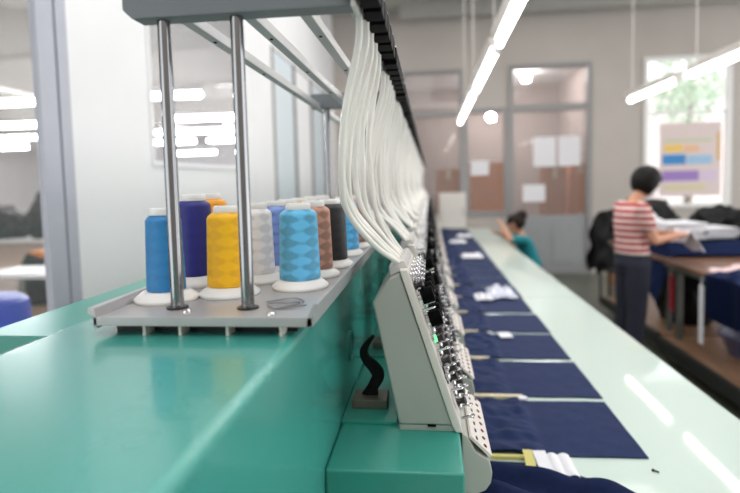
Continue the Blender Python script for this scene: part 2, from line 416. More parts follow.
# lamps of the next room
rows_ = ((6.6, (-3.6, -5.6)), (8.8, (-3.75, -5.5, -7.3)), (10.8, (-3.6, -5.0, -6.9, -9.1)), (13.0, (-4.8, -6.6, -9.0, -11.2)), (17.2, (-5.6, -7.8, -10.5)))
for q_, (y, xs) in enumerate(rows_):
    for p_, x in enumerate(xs):
        t = thing('tube_light', f'lit white tube light behind the glass, {ORD[p_]} from the partition in the {ORD[q_]} row back', 'light', (x, y, 2.75), 0, 'tube lights of the room behind the glass')
        MB().bx(-.75, .75, -.04, .04, .03, .09).build('housing', BEZEL, t); MB().cyl((-.72, 0, 0), (.72, 0, 0), .045, seg=10).build('lamp_tube', TUBELB, t)
        MB().cyl((-.5, 0, .09), (-.5, 0, .60), .008, seg=6).build('hanging_rod', BEZEL, t)
for nm, p, top, lb in (('globe_light', (1.95, 11.2, 3.62), 3.75, 'round glowing lamp seen through the glass above the door'), ('globe_light', (1.32, 11.8, 2.93), 3.75, 'round glowing lamp seen through the pane left of the door')):
    t = thing(nm, lb, 'light', p); MB().ell((0, 0, 0), (.09,)*3).build('globe', GLOBE, t); MB().cyl((0, 0, .085), (0, 0, top-p[2]), .01).build('hanging_rod', BEZEL, t)

# ================================================================== EMBROIDERY MACHINE
PITCH = .405
NH = 19
BT = 1.345          # top of the long teal beam
AT = 1.075          # top of the arm boxes
mach = thing('embroidery_machine', 'long teal multi-head embroidery machine frame running to the far wall', 'machine', (0, 0, 0))
def rounded_rect(x0, x1, z0, z1, r, n=6):
    P = []
    for cx, cz, a0 in ((x1-r, z1-r, 0), (x0+r, z1-r, 90), (x0+r, z0+r, 180), (x1-r, z0+r, 270)):
        for k in range(n+1):
            a = R(a0 + 90*k/n); P.append((cx + r*math.cos(a), cz + r*math.sin(a)))
    return P
MB().prism(rounded_rect(-.556, -.184, .99, BT, .012), -.45, 8.7).build('beam', TEAL, mach, ang=60)
MB().prism(rounded_rect(-.70, -.56, .95, BT-.012, .006, 3), .735, 8.7).build('rear_cover', TEALD, mach, ang=60)
MB().bx(-.5, -.22, .3, 8.6, 0, .99, .01).build('plinth', TEALD, mach)
for k in range(NH):
    y0 = .852 + PITCH*k
    a = MB().bx(-.1835, .049, y0, y0+.395, .93, AT, .006, 3)
    o = a.build('arm_box', TEALD, mach)
    s = MB().bx(-.183, -.072, y0+.17, y0+.39, AT, AT+.008, .002); s.build('arm_step', TEALD, mach)
for y in (1.16, 1.97, 2.78):
    ring = MB().lathe([(.033, 0), (.033, .003), (.0315, .0045), (.029, .0045), (.028, .002), (0, .002)], (-.184, y, 1.192), (1, 0, 0), 36)
    ring.build('round_plug', TEALD, mach)

# thread rack -----------------------------------------------------------------
rack = thing('thread_rack', 'grey steel tray, posts and overhead rails carrying the thread cones', 'rack', (0, 0, 0))
TZ = 1.372
ty0, ty1 = .698, 8.4
MB().bx(-.475, -.166, ty0, ty1, TZ-.004, TZ, .001).build('tray', TRAYM, rack)
l = MB(); l.prism([(-.170, TZ-.012), (-.160, TZ-.012), (-.152, TZ+.020), (-.158, TZ+.020), (-.168, TZ)], ty0-.004, ty1, .001)
l.build('tray_lip', RAILM, rack)
l = MB(); l.prism([(-.476, TZ-.016), (-.470, TZ-.016), (-.470, TZ), (-.473, TZ+.012), (-.478, TZ+.012)], ty0-.004, ty1, .001)
l.tube([(-.479, ty0-.002, TZ+.009), (-.479, ty0+1.2, TZ+.009), (-.479, ty1, TZ+.009)], .006, 10)
l.build('tray_lip', TRAYM, rack)
l = MB(); l.bx(-.476, -.160, ty0-.004, ty0, TZ-.012, TZ+.001, .001); l.build('front_edge', TRAYM, rack)
for x in (-.405, -.352, -.283, -.207):
    MB().bx(x-.002, x+.002, ty0+.004, ty0+.030, BT, TZ-.004).build('rib', BEZEL, rack)
MB().bx(-.462, -.190, ty0+.030, ty1-.02, BT, TZ-.004).build('under_tray_shade', IRON, rack)  # dark fill standing in for the shadow in the gap under the tray
def post(x, y, z1=1.805):
    o = MB().lathe([(.0095, TZ), (.0095, z1)], (x, y, 0), seg=24).build('post', POSTM, rack)
    MB().lathe([(.016, TZ), (.016, TZ+.0025), (.0098, TZ+.003)], (x, y, 0), seg=24).build('post_washer', DARKST, o)
post(-.379, .753, 1.795); post(-.270, .753, 1.795)
b = MB().prism([(-.432, 1.806), (-.418, 1.793), (-.103, 1.793), (-.103, 1.858), (-.432, 1.858)], .735, .771, .003); b.build('crossbar', BARM, rack)
MB().bx(-.103, -.095, .731, .775, 1.79, 1.86, .004).build('end_cap', BEZEL, rack)
for i in range(1, 8):
    y = .79 + .97*i
    post(-.335, y); MB().bx(-.385, -.1, y-.018, y+.018, 1.803, 1.85, .003).build('crossbar', BARM, rack)
for x in (-.362, -.263, -.178):
    o = MB().bx(x-.009, x+.009, .771, 8.4, 1.800, 1.818, .002).build('rail', RAILM, rack)
    e = MB()
    for k in range(14):
        yy = .9 + k*.27
        e.lathe([(.003, 0), (.003, .004)], (x, yy, 1.7985), seg=10)
    e.build('eyelet', BLACK, o)
MB().bx(-.112, -.098, .72, 8.5, 1.80, 1.83, .002).build('guide_bar', RAILM, rack)
for (x, y) in ((-.352, .728), (-.222, .712)):
    MB().lathe([(.007, TZ), (.0065, TZ+.003), (.003, TZ+.0045), (0, TZ+.0045)], (x, y, 0), seg=18).build('screw', CHROME, rack)
for sx, pts in ((0, [(-.228, .742), (-.193, .765), (-.208, .785), (-.243, .765), (-.223, .742), (-.183, .757)]), (1, [(-.252, .785), (-.215, .805), (-.195, .785), (-.235, .77)])):
    o = MB().tube([(x, y, TZ+.002+.002*(i % 2)) for i, (x, y) in enumerate(pts)], .0011, 6, 8).build('wire_clip' , STEEL)
    tag(o, ('bent steel wire clip lying on the tray by the right post' if sx == 0 else 'smaller steel wire loop on tray just in front of the light blue cone'), 'wire')

# thread cones ----------------------------------------------------------------
TH = {
 'steel blue': (srgb(40, 124, 184), .05), 'yellow': (srgb(253, 186, 4), .10), 'navy blue': (srgb(22, 26, 118), .05), 'orange': (srgb(240, 160, 20), .05),
 'light blue': (srgb(88, 174, 216), .22), 'white': (srgb(234, 232, 234), .12), 'periwinkle': (srgb(120, 150, 215), .22), 'brown': (srgb(176, 128, 108), .3),
 'black': (srgb(16, 16, 20), .2), 'cyan': (srgb(70, 164, 216), .25), 'pink': (srgb(214, 170, 160), .2)}
TM = {k: thread_mat('thread_' + k.replace(' ', '_'), c, a) for k, (c, a) in TH.items()}
base_me = thr_me = cap_me = None
def cone(x, y, colour, label, rot=0, h=.97, girth=1.0):
    global base_me, thr_me, cap_me
    t = thing('thread_cone', label, 'thread cone', (x, y, TZ), rot, 'cones of thread on the rack tray')
    if base_me is None:
        b = MB().lathe([(.0, 0), (.0485, 0), (.050, .002), (.050, .0045), (.0490, .0065), (.0370, .0160), (.034, .017), (0, .017)], seg=40).build('spool_base', WPLASTIC, t)
        base_me = b.data
        prof = [(.03, .0165), (.0355, .0175), (.036, .020)]
        for k in range(13):
            u = k/12; prof.append((.036 - .0034*u, .020 + .112*u))
        prof += [(.0320, .1340), (.0300, .137), (.027, .1395), (.0235, .1415), (.02, .142), (.0, .142)]
        c = MB().lathe(prof, seg=48).build('thread_winding', TM[colour], t); thr_me = c.data
        d = MB().lathe([(0, .1415), (.0215, .1415), (.0222, .143), (.0218, .151), (.020, .153), (.014, .153), (.013, .149), (0, .149)], seg=32).build('spool_top', WPLASTIC, t); cap_me = d.data
    else:
        for nm, me in (('spool_base', base_me), ('thread_winding', thr_me), ('spool_top', cap_me)):
            o = bpy.data.objects.new(nm, me); COL.objects.link(o); o.parent = t
            if nm == 'thread_winding':
                o.material_slots[0].link = 'OBJECT'; o.material_slots[0].material = TM[colour]
    t.scale = (1, 1, h)
    for c_ in kids(t):
        if c_.name.startswith('thread_winding'): c_.scale = (girth, girth, 1)
    return t
cone(-.426, .812, 'steel blue', 'blue thread cone at the front left corner of the tray, behind the left post', girth=.84)
cone(-.336, .853, 'yellow', 'large bright yellow thread cone standing between the two front posts')
cone(-.436, .945, 'navy blue', 'dark navy thread cone between the blue cone and the yellow cone', h=1.1, girth=.95)
cone(-.452, 1.06, 'orange', 'orange yellow thread cone partly hidden behind navy cone', h=1.1)
cone(-.230, .913, 'light blue', 'light blue thread cone with pale lozenges of painted sheen, right of the second post')
cone(-.328, .975, 'white', 'white thread cone just right of the second post', girth=.92)
cone(-.322, 1.09, 'periwinkle', 'pale periwinkle thread cone behind the white cone')
cone(-.229, 1.03, 'brown', 'brown thread cone directly behind the light blue cone')
cone(-.328, 1.205, 'yellow', 'yellow thread cone top showing just left of light blue cone')
cone(-.219, 1.155, 'black', 'black thread cone near the right tray lip')
cone(-.330, 1.33, 'orange', 'orange thread cone top showing above light blue cone')
cone(-.218, 1.34, 'cyan', 'sky blue thread cone behind the black cone')
cone(-.216, 1.50, 'brown', 'brown thread cone behind sky blue cone, by the hanging tubes')
cone(-.325, 1.46, 'white', 'white thread cone behind the orange cone, near the second frame')
cone(-.325, 1.59, 'black', 'black thread cone left of the second frame post')
cone(-.21, 1.68, 'white', 'white thread cone half hidden behind the first tube bundle')
cone(-.21, 1.84, 'pink', 'pale pink thread cone hidden among the white tubes')
o = MB().tube([(-.388, .905, 1.50), (-.385, .88, 1.47), (-.384, .865, 1.44), (-.387, .86, 1.415)], .0006, 5, 8).build('loose_thread', TM['navy blue'])
o.parent = None; tag(o, 'fine loose end of navy thread hanging beside left post', 'thread')

# sewing heads ----------------------------------------------------------------
NV = Vector((.953, 0, .305)); DV = Vector((.304, 0, -.953))      # normal of the slanted front, direction down it
P0 = Vector((-.046, 0, 1.380))                                    # top of slanted front
def on(s, y, out=0.0): return P0 + DV*s + NV*out + Vector((0, y, 0))
W = .25
def guide_mesh(kind):
    m = MB()
    if kind == 0:   # pin with ring eye
        m.cyl((0, 0, 0), (0, 0, .012), .0022, seg=8)
        m.tube([(.004*math.cos(a*PI/5), 0, .015+.004*math.sin(a*PI/5)) for a in range(11)], .0012, 6)
    elif kind == 1: # screw head
        m.lathe([(.0055, 0), (.0055, .004), (.003, .006), (0, .006)], seg=12)
    elif kind == 2: # spring coil
        m.tube([(.0042*math.cos(a*.7), .0042*math.sin(a*.7), a*.00045) for a in range(40)], .0011, 5)
    elif kind == 3: # roller
        m.lathe([(.0035, 0), (.007, .001), (.004, .005), (.004, .009), (.007, .013), (.003, .015), (0, .015)], seg=14)
    return m
NQ = frame_to(NV)
def head(detail, label, y, group):
    t = thing('sewing_unit', label, 'sewing head', (0, y, 0), 0, group)
    side = [(-.113, 1.324), (-.080, 1.372), (-.060, 1.380), (.028, 1.107), (.037, 1.087), (-.067, 1.087)]
    MB().prism(side, 0, W, .005, 3).build('body', BODY, t)
    MB().prism([(-.067, AT), (.045, AT), (.042, 1.0865), (-.0665, 1.0865)], .002, W-.002, .002).build('base_block', BODY, t)
    MB().bx(-.012, .004, -.0012, .004, 1.0845, 1.0885).build('vent_slot', BLACK, t)
    # bezel: light front plate standing on the slant
    bz = MB().prism([(-.0605, 1.388), (-.045, 1.388), (.051, 1.087), (.054, AT), (.041, AT), (.034, 1.089)], -.004, W+.004, .003, 2)
    bz.build('front_bezel', BEZEL, t)
    # top holder where tubes enter
    MB().prism([(-.080, 1.372), (-.082, 1.392), (-.052, 1.404), (-.044, 1.388)], .02, W-.02, .004).build('tube_inlet', CLEAR, t)
    # tension knobs, two rows
    for s, out, off in ((.054, .004, .020), (.102, .004, .026)):
        for i in range(4):
            k = MB(); k.lathe([(.0, 0), (.0140, 0), (.0155, .001), (.0155, .022), (.0145, .0235), (0, .0235)], on(s, off+i*.056, out+.007), NV, 20)
            o = k.build('tension_knob', BLACK, t)
            d = MB(); d.lathe([(.0, 0), (.0165, 0), (.0165, .002), (.006, .003), (.006, .008), (.0165, .009), (.0165, .012), (0, .013)], on(s, off+i*.056, out-.005), NV, 18)
            d.build('tension_disc', CHROME, o)
    # green indicators
    for s, yy in ((.077, .075), (.136, .002)):
        MB().box(on(s, yy+.008, .010), (.009, .014, .007), NQ, .002).build('indicator_light', LED, t)
    # guides
    rows = [(.008, 0, .004, 2), (.022, 1, .004, 2), (.030, 0, .003, 3), (.078, 0, .004, 0), (.088, 1, .004, 1), (.134, 0, .004, 1), (.146, 1, .006, 3), (.160, 0, .006, 0), (.172, 1, .006, 1), (.186, 0, .006, 3), (.200, 1, .006, 0),
            (.214, 0, .006, 1), (.228, 1, .007, 3), (.242, 0, .007, 0), (.256, 1, .007, 1), (.270, 0, .008, 3), (.284, 1, .008, 1), (.300, 0, .008, 0)]
    cache = {}
    for s, odd, out, kind in (rows if detail else rows[::3]):
        for i in range(5):
            yy = .012 + i*.052 + odd*.02 + (.008 if kind == 3 else 0)
            if kind not in cache:
                o = guide_mesh(kind).build('thread_guide', CHROME if kind != 3 else DARKST, t); cache[kind] = o.data
            else:
                o = bpy.data.objects.new('thread_guide', cache[kind]); COL.objects.link(o); o.parent = t
            o.scale = (1.35,)*3; o.location = on(s, yy, out); o.rotation_euler = NQ.to_euler()
    # dark take-up lever slots
    for i in range(3):
        MB().box(on(.215, .03+.075*i, .004), (.016, .034, .004), NQ, .001).build('lever_slot', DARKST, t)
    # lower needle case
    case = [(.052, AT), (.062, 1.069), (.078, 1.038), (.103, 1.023), (.109, .998), (.106, .978), (.096, .963), (.080, .956), (.052, .956)]
    MB().prism(case, -.004, W+.004, .004, 2).build('needle_case', BODY, t)
    # plate with a row of red dots
    a = Vector((.066, 0, 1.064)); bq = Vector((.105, 0, 1.026)); dv = (bq-a).normalized(); nn = Vector((-dv.z, 0, dv.x)); nn = nn if nn.x > 0 else -nn
    pl = MB().prism([(a.x, a.z), (bq.x, bq.z), (bq.x+nn.x*.006, bq.z+nn.z*.006), (a.x+nn.x*.006, a.z+nn.z*.006)], 0, W, .001)
    po = pl.build('needle_plate', BEZEL, t)
    for i in range(8):
        yy = .014 + i*.0317
        c = (a+bq)/2 + nn*.006
        MB().lathe([(.0, 0), (.0042, 0), (.004, .0018), (0, .002)], c + dv*.010 + Vector((0, yy, 0)), nn, 12).build('dot_lens', LEDRED, po)
        MB().box(c - dv*.012 + nn*.0006 + Vector((0, yy, 0)), (.011, .004, .0015), frame_to(nn) , 0).build('needle_slot', DARKST, po)
    # curved black lever on a small block behind the head
    MB().bx(-.170, -.096, .075, .135, AT+.008, AT+.028, .003).build('lever_base', mat('dull_bracket_steel', srgb(120, 114, 104), .45, .5), t)
    lv = MB()
    prof = [(-.128, AT+.026), (-.122, AT+.045), (-.110, AT+.070), (-.118, AT+.087), (-.134, AT+.104), (-.140, AT+.122), (-.131, AT+.140), (-.118, AT+.155)]
    wd = [.018, .011, .013, .012, .009, .008, .006, .003]
    P = catmull([Vector((x-.006, .105, z)) for x, z in prof], 6); bm = lv.bm; rr = []
    for i, p in enumerate(P):
        f_ = i/(len(P)-1)*(len(wd)-1); k0 = int(f_); k1 = min(k0+1, len(wd)-1); w_ = wd[k0]*(1-(f_-k0)) + wd[k1]*(f_-k0)
        tt = (P[min(i+1, len(P)-1)]-P[max(i-1, 0)]).normalized(); nn2 = Vector((tt.z, 0, -tt.x))
        rr.append([bm.verts.new(p + nn2*w_*sx + Vector((0, sy*.006, 0))) for sx, sy in ((-1, -1), (1, -1), (1, 1), (-1, 1))])
    for A_, B_ in zip(rr, rr[1:]):
        for i in range(4): bm.faces.new((A_[i], A_[(i+1) % 4], B_[(i+1) % 4], B_[i]))
    bm.faces.new(rr[0]); bm.faces.new(rr[-1])
    lv.build('curved_lever', BLACKM, t)
    return t
HG = 'sewing heads along the machine'
h0 = head(True, 'frontmost pale grey sewing head with black tension knobs and a curved lever', 1.0, HG)
for k in range(1, 4): dup(h0, (0, 1.0+PITCH*k, 0), f'{ORD[k]} pale grey sewing head counting from the front of the machine', HG)
h1 = head(False, f'{ORD[4]} pale grey sewing head counting from the front of the machine', 1.0+PITCH*4, HG)
for k in range(5, NH): dup(h1, (0, 1.0+PITCH*k, 0), f'{ORD[k]} pale grey sewing head counting from the front of the machine', HG)

# tube bundles ----------------------------------------------------------------
BG = 'white tube bundles feeding the heads'
def bundle(seed, label, y):
    rnd = random.Random(seed)
    t = thing('thread_tube_bundle', label, 'tube bundle', (0, y, 0), 0, BG)      # y = head front
    for i in range(6):
        yy = -.262 + i*.062
        b_ = MB().bx(-.092, -.064, yy-.022, yy+.026, 1.796, 1.832, .003); b_.bx(-.096, -.066, yy-.028, yy-.022, 1.804, 1.826, .001)
        o = b_.build('tube_holder', BLACK, t)
        s_ = MB().cyl((-.098, yy-.012, 1.826), (-.098, yy-.012, 1.842), .004, seg=10).cyl((-.070, yy, 1.832), (-.070, yy, 1.838), .005, seg=10); s_.build('clamp_screw', CHROME, o)
    NT = 9
    for i in range(NT):
        u = i/(NT-1); ys = -.205 + .27*u
        j = lambda a: rnd.uniform(-a, a)
        ye = .03 + .17*u
        bul = .040*(1-.55*u) + j(.011)
        P = [(-.099 + (i % 2)*.006, ys, 1.800), (-.103 + (i % 2)*.006, ys+.006, 1.755),
             (-.114-bul*.40, ys+.02+j(.006), 1.66+j(.005)), (-.112-bul*.85+j(.004), ys*.80+ye*.20+j(.014), 1.565+j(.01)),
             (-.106-bul*.80+j(.004), ys*.58+ye*.42, 1.495+j(.008)), (-.088-bul*.30+j(.003), ys*.30+ye*.70, 1.440+j(.005)), (-.066+j(.003), ye-.004, 1.398), (-.062, ye, 1.392)]
        MB().tube(P, .0053, 10, 7).build('thread_tube', TUBEM, t)
    return t
protos = [bundle(s, 'x', 1.0) for s in (3, 11)]
for k in range(NH):
    lb = 'frontmost bundle of white thread tubes curving down to the first sewing head' if k == 0 else f'{ORD[k]} bundle of white thread tubes counting from the front of the machine'
    if k < 2: protos[k].location.y = 1.0+PITCH*k; protos[k]['label'] = lb
    else: dup(protos[k % 2], (0, 1.0+PITCH*k, 0), lb, BG)

# ================================================================== LONG TABLE AND FABRIC
TT = .80
tab = thing('long_table', 'long glossy mint topped table running along the front of the machine', 'table', (0, 0, 0))
MB().bx(-.10, .935, .2, 3.497, TT-.03, TT, .003).build('table_panel', MINT, tab); MB().bx(-.10, .935, 3.505, 8.85, TT-.03, TT, .003).build('table_panel', MINT, tab)
MB().bx(-.08, .90, .25, 8.8, TT-.09, TT-.03).build('apron', MINTE, tab)
for y in (.5, 2.4, 4.4, 6.4, 8.5):
    for x in (.0, .84): MB().bx(x-.025, x+.025, y-.025, y+.025, 0, TT-.09, .003).build('leg', GALV, tab)
FG = 'navy fabric panels lying on the long table'
def fabric(k, y0, y1):
    rnd = random.Random(100+k); sd = rnd.uniform(0, 50)
    xr = .572 + rnd.uniform(-.006, .006); fold = .29 + rnd.uniform(-.02, .02); sk = rnd.uniform(-.01, .01)
    def fn(u, v):
        x = .0 + u*xr; y = y0 + (y1-y0)*v + sk*(u-.5) + .004*noise.noise(Vector((x*9, sd, v)))
        q = max(0, min(1, (fold-x)/.03)); wv = noise.noise(Vector((x*11, y*16, sd)))*.7 + .5*noise.noise(Vector((x*26+y*14, y*30, sd+3)))
        up = .0045 + q*(.010 + .016*max(-.55, wv)) + .0012*noise.noise(Vector((x*20, y*20, sd)))
        if x < .14: up += (.14-x)*.28
        return Vector((x, y, TT + max(.0035, up)))
    if k == 1: lb = 'nearest flat navy fabric panel, in front of the yellowish strip and white cards'
    else: lb = f'{ORD[k]} navy fabric panel counting from the near end of the table'
    o = MB().grid(70, 40, fn, .003).build('fabric_panel', NAVY); tag(o, lb, 'fabric', FG)
for k in range(1, NH):
    y0 = 1.448 + .404*(k-1); fabric(k, y0, y0+.368)
# bunched piece at the bottom edge
def fn(u, v):
    x = -.02 + u*.66
    yb = 1.415 - .02*u if x < .22 else 1.408 - .55*max(0, x-.22)**1.35 - .25*max(0, x-.3)
    y0 = .93; y = y0 + (yb-y0)*v
    e = min(1, (1-v)*4, u*9+.2, (1-u)*5)
    f1 = math.sin(y*42 + x*14 + 2*noise.noise(Vector((x*4, y*4, 1))))*.5 + .5
    f2 = noise.noise(Vector((x*9, y*9, 4)))
    return Vector((x, y, TT + .004 + max(0, e)*(.012 + .040*f1 + .02*f2) * (1.25 - .5*u)))
o = MB().grid(90, 70, fn, .004).build('fabric_panel', NAVYD); tag(o, 'bunched dark navy fabric nearest the camera, folded under the front head', 'fabric', FG)
# card strips between the panels
SG = 'cream card strips between the fabric panels'
for k in range(1, 9):
    yy = 1.431 + .404*k
    x1 = (.23, .305, .235, .225, .2, .19, .2, .19, .2)[k]
    o = MB().bx(.05, x1, yy-.013, yy+.009, TT, TT+.016, .002).build('card_strip', CREAM)
    tag(o, f'cream card strip behind the {ORD[k]} navy fabric panel, sticking out from the heads' if k > 1 else 'long cream card strip behind the nearest flat navy panel', 'card', SG)
o = MB().bx(.05, .245, 1.424, 1.438, TT, TT+.010, .001).build('card_strip', YELC); tag(o, 'yellowish card strip between the bunched fabric and nearest flat panel', 'card', SG)
o = MB().box((.248, 1.39, TT+.017), (.026, .10, .003), Matrix.Rotation(R(-2), 4, 'Z') @ Matrix.Rotation(R(6), 4, 'X'), .001).build('paper_card', YELC); tag(o, 'small yellowish card beside the white folded cards', 'card')
o = MB().box((.281, 1.385, TT+.018), (.034, .10, .003), Matrix.Rotation(R(3), 4, 'Z') @ Matrix.Rotation(R(6), 4, 'X'), .001).build('paper_card', WCLOTH); tag(o, 'flat white card next to the yellowish card', 'card')
def fn(u, v):
    return Vector((.296 + u*.06 + .004*v, 1.43 - v*.10, TT + .012 + .006*abs(math.sin(u*PI*2)) + .004*(1-v)))
o = MB().grid(24, 8, fn, .003).build('paper_card', WCLOTH); tag(o, 'ribbed folded white card lying over the corner of the navy panel', 'card')
def rag(name, c, sx, sy, amp, m, label, seed, cat='cloth'):
    def fn(u, v):
        x = (u-.5)*sx*(1+.15*noise.noise(Vector((v*3, seed, 0)))); y = (v-.5)*sy*(1+.2*noise.noise(Vector((u*3, seed, 5))))
        e = min(1, 4*min(u, 1-u, v, 1-v)+.1)
        return Vector((x, y, .006 + e*(amp*.6 + amp*noise.noise(Vector((u*3.6, v*3.6, seed))) + .4*amp*noise.noise(Vector((u*9, v*9, seed))))))
    o = MB().grid(40, 40, fn, .003).build(name, m, None, c); return tag(o, label, cat)
rag('crumpled_cloth', (.45, 3.53, TT+.016), .17, .30, .035, STRIPC, 'crumpled white striped cloth lying across the fabric at the table seam', 3)
rag('crumpled_cloth', (.325, 3.40, TT+.016), .11, .16, .025, WCLOTH, 'small white crumpled cloth left of the striped cloth', 8)
for k, (x, y, lb) in enumerate(((.345, 2.57, 'white paper tag between the third and fourth navy panels'), (.275, 2.60, 'small white clip left of the white paper tag'), (.30, 1.812, 'small white clip at the end of the long cream strip'))):
    o = MB().box((x, y, TT+.015), (.06 if k == 0 else .03, .08 if k == 0 else .025, .006), Matrix.Rotation(R(8), 4, 'Z'), .002).build('paper_tag', WCLOTH); tag(o, lb, 'tag')
for k, (x, y) in enumerate(((.40, 5.3), (.33, 6.6), (.45, 7.3))):
    rag('crumpled_cloth', (x, y, TT+.016), .2, .24, .03, WCLOTH, f'white crumpled cloth on the far fabric panels, {ORD[k]} beyond the striped cloth', 20+k)
o = MB().lathe([(.004, 0), (.004, .004), (.002, .006), (0, .006)], (.556, 1.393, TT), seg=10).cyl((.556, 1.393, TT+.003), (.566, 1.383, TT+.003), .002, seg=8).build('loose_screw', DARKST); tag(o, 'tiny dark screw on the table right of the nearest navy panel', 'screw')

# ================================================================== WORK TABLES ON THE RIGHT
def work_table(x0, x1, y0, y1, label, top=.85):
    t = thing('work_table', label, 'table', (x0, y0, 0)); w_, l_ = x1-x0, y1-y0
    MB().bx(0, w_, 0, l_, top-.035, top, .004).build('tabletop', WOODB, t)
    MB().bx(.03, w_-.03, .03, l_-.03, top-.075, top-.035).build('frame', GALV, t)
    for x in (.07, w_-.07):
        for y in (.09, l_-.09): MB().bx(x-.022, x+.022, y-.022, y+.022, 0, top-.075, .002).build('leg', GALV, t)
    MB().bx(-.03, w_, .0, l_, .17, .20, .003).build('lower_shelf', WOODS, t)
    MB().bx(-.075, -.032, 0, l_, .11, .205, .004).build('shelf_rail', IRON, t)
    return t
work_table(1.97, 3.5, 2.35, 4.72, 'brown work table at the right with lower shelf, basin beneath')
work_table(2.0, 3.6, 4.80, 6.3, 'brown work table behind, heaped with dark garments and white stacks')
# things on the back table
TZ2 = .85
def fn(u, v):
    x = 1.90 + u*1.05; y = 4.86 + v*.55; h = .10 + .05*noise.noise(Vector((u*4, v*4, 2))) + .05*math.sin(u*7+1)*.3
    e = min(1, 5*min(v, 1-v)+.15, 5*(1-u)+.1); z = TZ2 + .02 + h*e
    if x < 2.12: z = TZ2 + .02 + h*e - (2.12-x)*2.0; x = 1.945 + (x-1.90)*.6 + .02*noise.noise(Vector((v*8, z*6, 0)))
    return Vector((x, y, z))
o = MB().grid(50, 30, fn, .012).build('draped_garment', NAVYD); tag(o, 'navy garment draped over the left end of the back work table', 'garment')
for k, (x, y, sx, sy, n_, lb) in enumerate(((2.22, 5.12, .34, .36, 7, 'stack of folded white cloths on the navy garment in front of the standing woman'), (2.60, 5.3, .3, .34, 5, 'stack of folded white cloths on the dark heap, right of taller white stack'))):
    t = thing('cloth_stack', lb, 'cloth stack', (x, y, 1.0-.02*k), R(10*k))
    for i in range(n_):
        MB().box((random.uniform(-.015, .015), random.uniform(-.015, .015), .010+i*.021), (sx, sy, .019), Matrix.Rotation(R(random.uniform(-6, 6)), 4, 'Z'), .008).build('folded_cloth', WCLOTH, t)
for k, (c, r_, lb) in enumerate((((2.25, 5.97, 1.02), (.34, .3, .30), 'heap of black garments at the back of the work table'), ((3.0, 5.9, .98), (.32, .3, .24), 'low heap of black garments near the window end of table'), ((3.2, 5.2, 1.0), (.33, .32, .26), 'heap of black garments at the right edge of the back table'))):
    o = lump(MB(), (0, 0, 0), r_, .25, 2.2, k+1).build('garment_heap', BLACKM, None, (c[0], c[1], TZ2+r_[2]*.62)); tag(o, lb, 'garments')
rag('white_cloth', (2.12, 5.55, 1.10), .3, .3, .09, WCLOTH, 'crumpled white cloth on the dark heap behind the woman\'s hands', 31)
# under / beside
o = lump(MB(), (0, 0, 0), (.24, .3, .34), .16, 2.4, 9).build('black_bag', BLACKM, None, (2.38, 5.28, .20+.34*.62)); tag(o, 'bulky black bag on the lower shelf under the navy garment', 'bag')
MB().tube([(-.10, -.26, .06), (0, -.285, .02), (.10, -.27, .035)], .008, 6, 6).build('strap', WCLOTH, o)
o2 = MB().bx(-.012, .012, -.02, .02, 0, .30, .004).build('red_ribbon', mat('red_cloth', srgb(170, 30, 50), .7), None, (2.02, 4.73, .42)); tag(o2, 'narrow red ribbon hanging by the work table leg', 'ribbon'); 
# things on / under the front table
rag('pink_cloth', (2.16, 4.0, TZ2), .26, .36, .05, mat('pale_pink_cloth', srgb(232, 205, 205), .8), 'pale pink crumpled cloth on the near work table', 41)
def fn(u, v):
    y = 3.35 + v*.55; h = .05 + .03*noise.noise(Vector((u*5, v*5, 7)))
    a = u*.75
    if a > .33: x = 1.93 + (a-.33); z = TZ2 + .015 + h*min(1, 5*(1-u)+.1, 6*min(v, 1-v)+.1)
    else: x = 1.90 - .02*math.sin(v*9) - .01; z = TZ2 + .04 - (.33-a)*(.75 + .2*math.sin(v*3))
    return Vector((x, y, z))
o = MB().grid(40, 30, fn, .012).build('draped_garment', NAVYD); tag(o, 'navy garment hanging over the edge of the near work table', 'garment')
o = MB().bx(-.004, .004, -.03, .03, 0, .42, .002).build('white_strip', WCLOTH, None, (1.90, 3.98, .36)); tag(o, 'white cloth strip hanging off the near work table', 'cloth')
o = MB().tube([(0, 0, 0), (.0, 0, .06)], .004, 6).build('hanger', WCLOTH, o, (0, 0, .42))
t = thing('basin', 'blue grey plastic basin on the lower shelf of the near table', 'basin', (2.42, 4.2, .2))
PB = mat('blue_grey_plastic', srgb(96, 96, 132), .35)
MB().lathe([(0, 0), (.19, 0), (.25, .15), (.265, .16), (.262, .168), (.245, .16), (.18, .012), (0, .012)], seg=40).build('bowl', PB, t)
MB().tube([(.263*math.cos(a*PI/18), .263*math.sin(a*PI/18), .163) for a in range(37)], .008, 8).build('rim', PB, t)
rag('dark_cloth', (2.42, 4.2, .22), .28, .28, .05, NAVYD, 'dark cloth piled inside the basin', 51)

# chair with black jacket behind the woman
t = thing('chair', 'low dark chair behind the standing woman, covered by a black jacket', 'chair', (2.28, 6.75, 0))
MB().bx(-.2, .2, -.2, .2, .43, .46, .006).build('seat', IRON, t)
MB().bx(-.2, .2, .17, .2, .62, .92, .008).build('backrest', IRON, t)
for x in (-.17, .17):
    MB().cyl((x, -.17, 0), (x, -.17, .43), .014).build('leg', IRON, t); MB().cyl((x, .18, 0), (x, .185, .9), .014).build('leg', IRON, t)
def fn(u, v):
    a = (v-.5)*1.5; s = 1 if a > 0 else -1
    z = 1.18 - abs(a)*.95 - .10*abs(u-.5)**2*4 + .03*noise.noise(Vector((u*4, v*4, 3)))
    return Vector(((u-.5)*.52*(1+.15*abs(a)) + .02*math.sin(z*20), .19 + s*(.05+.13*min(1, abs(a)*1.5)) + .03*noise.noise(Vector((u*6, v*6, 0))) + .04*math.sin(u*14)*abs(a), z))
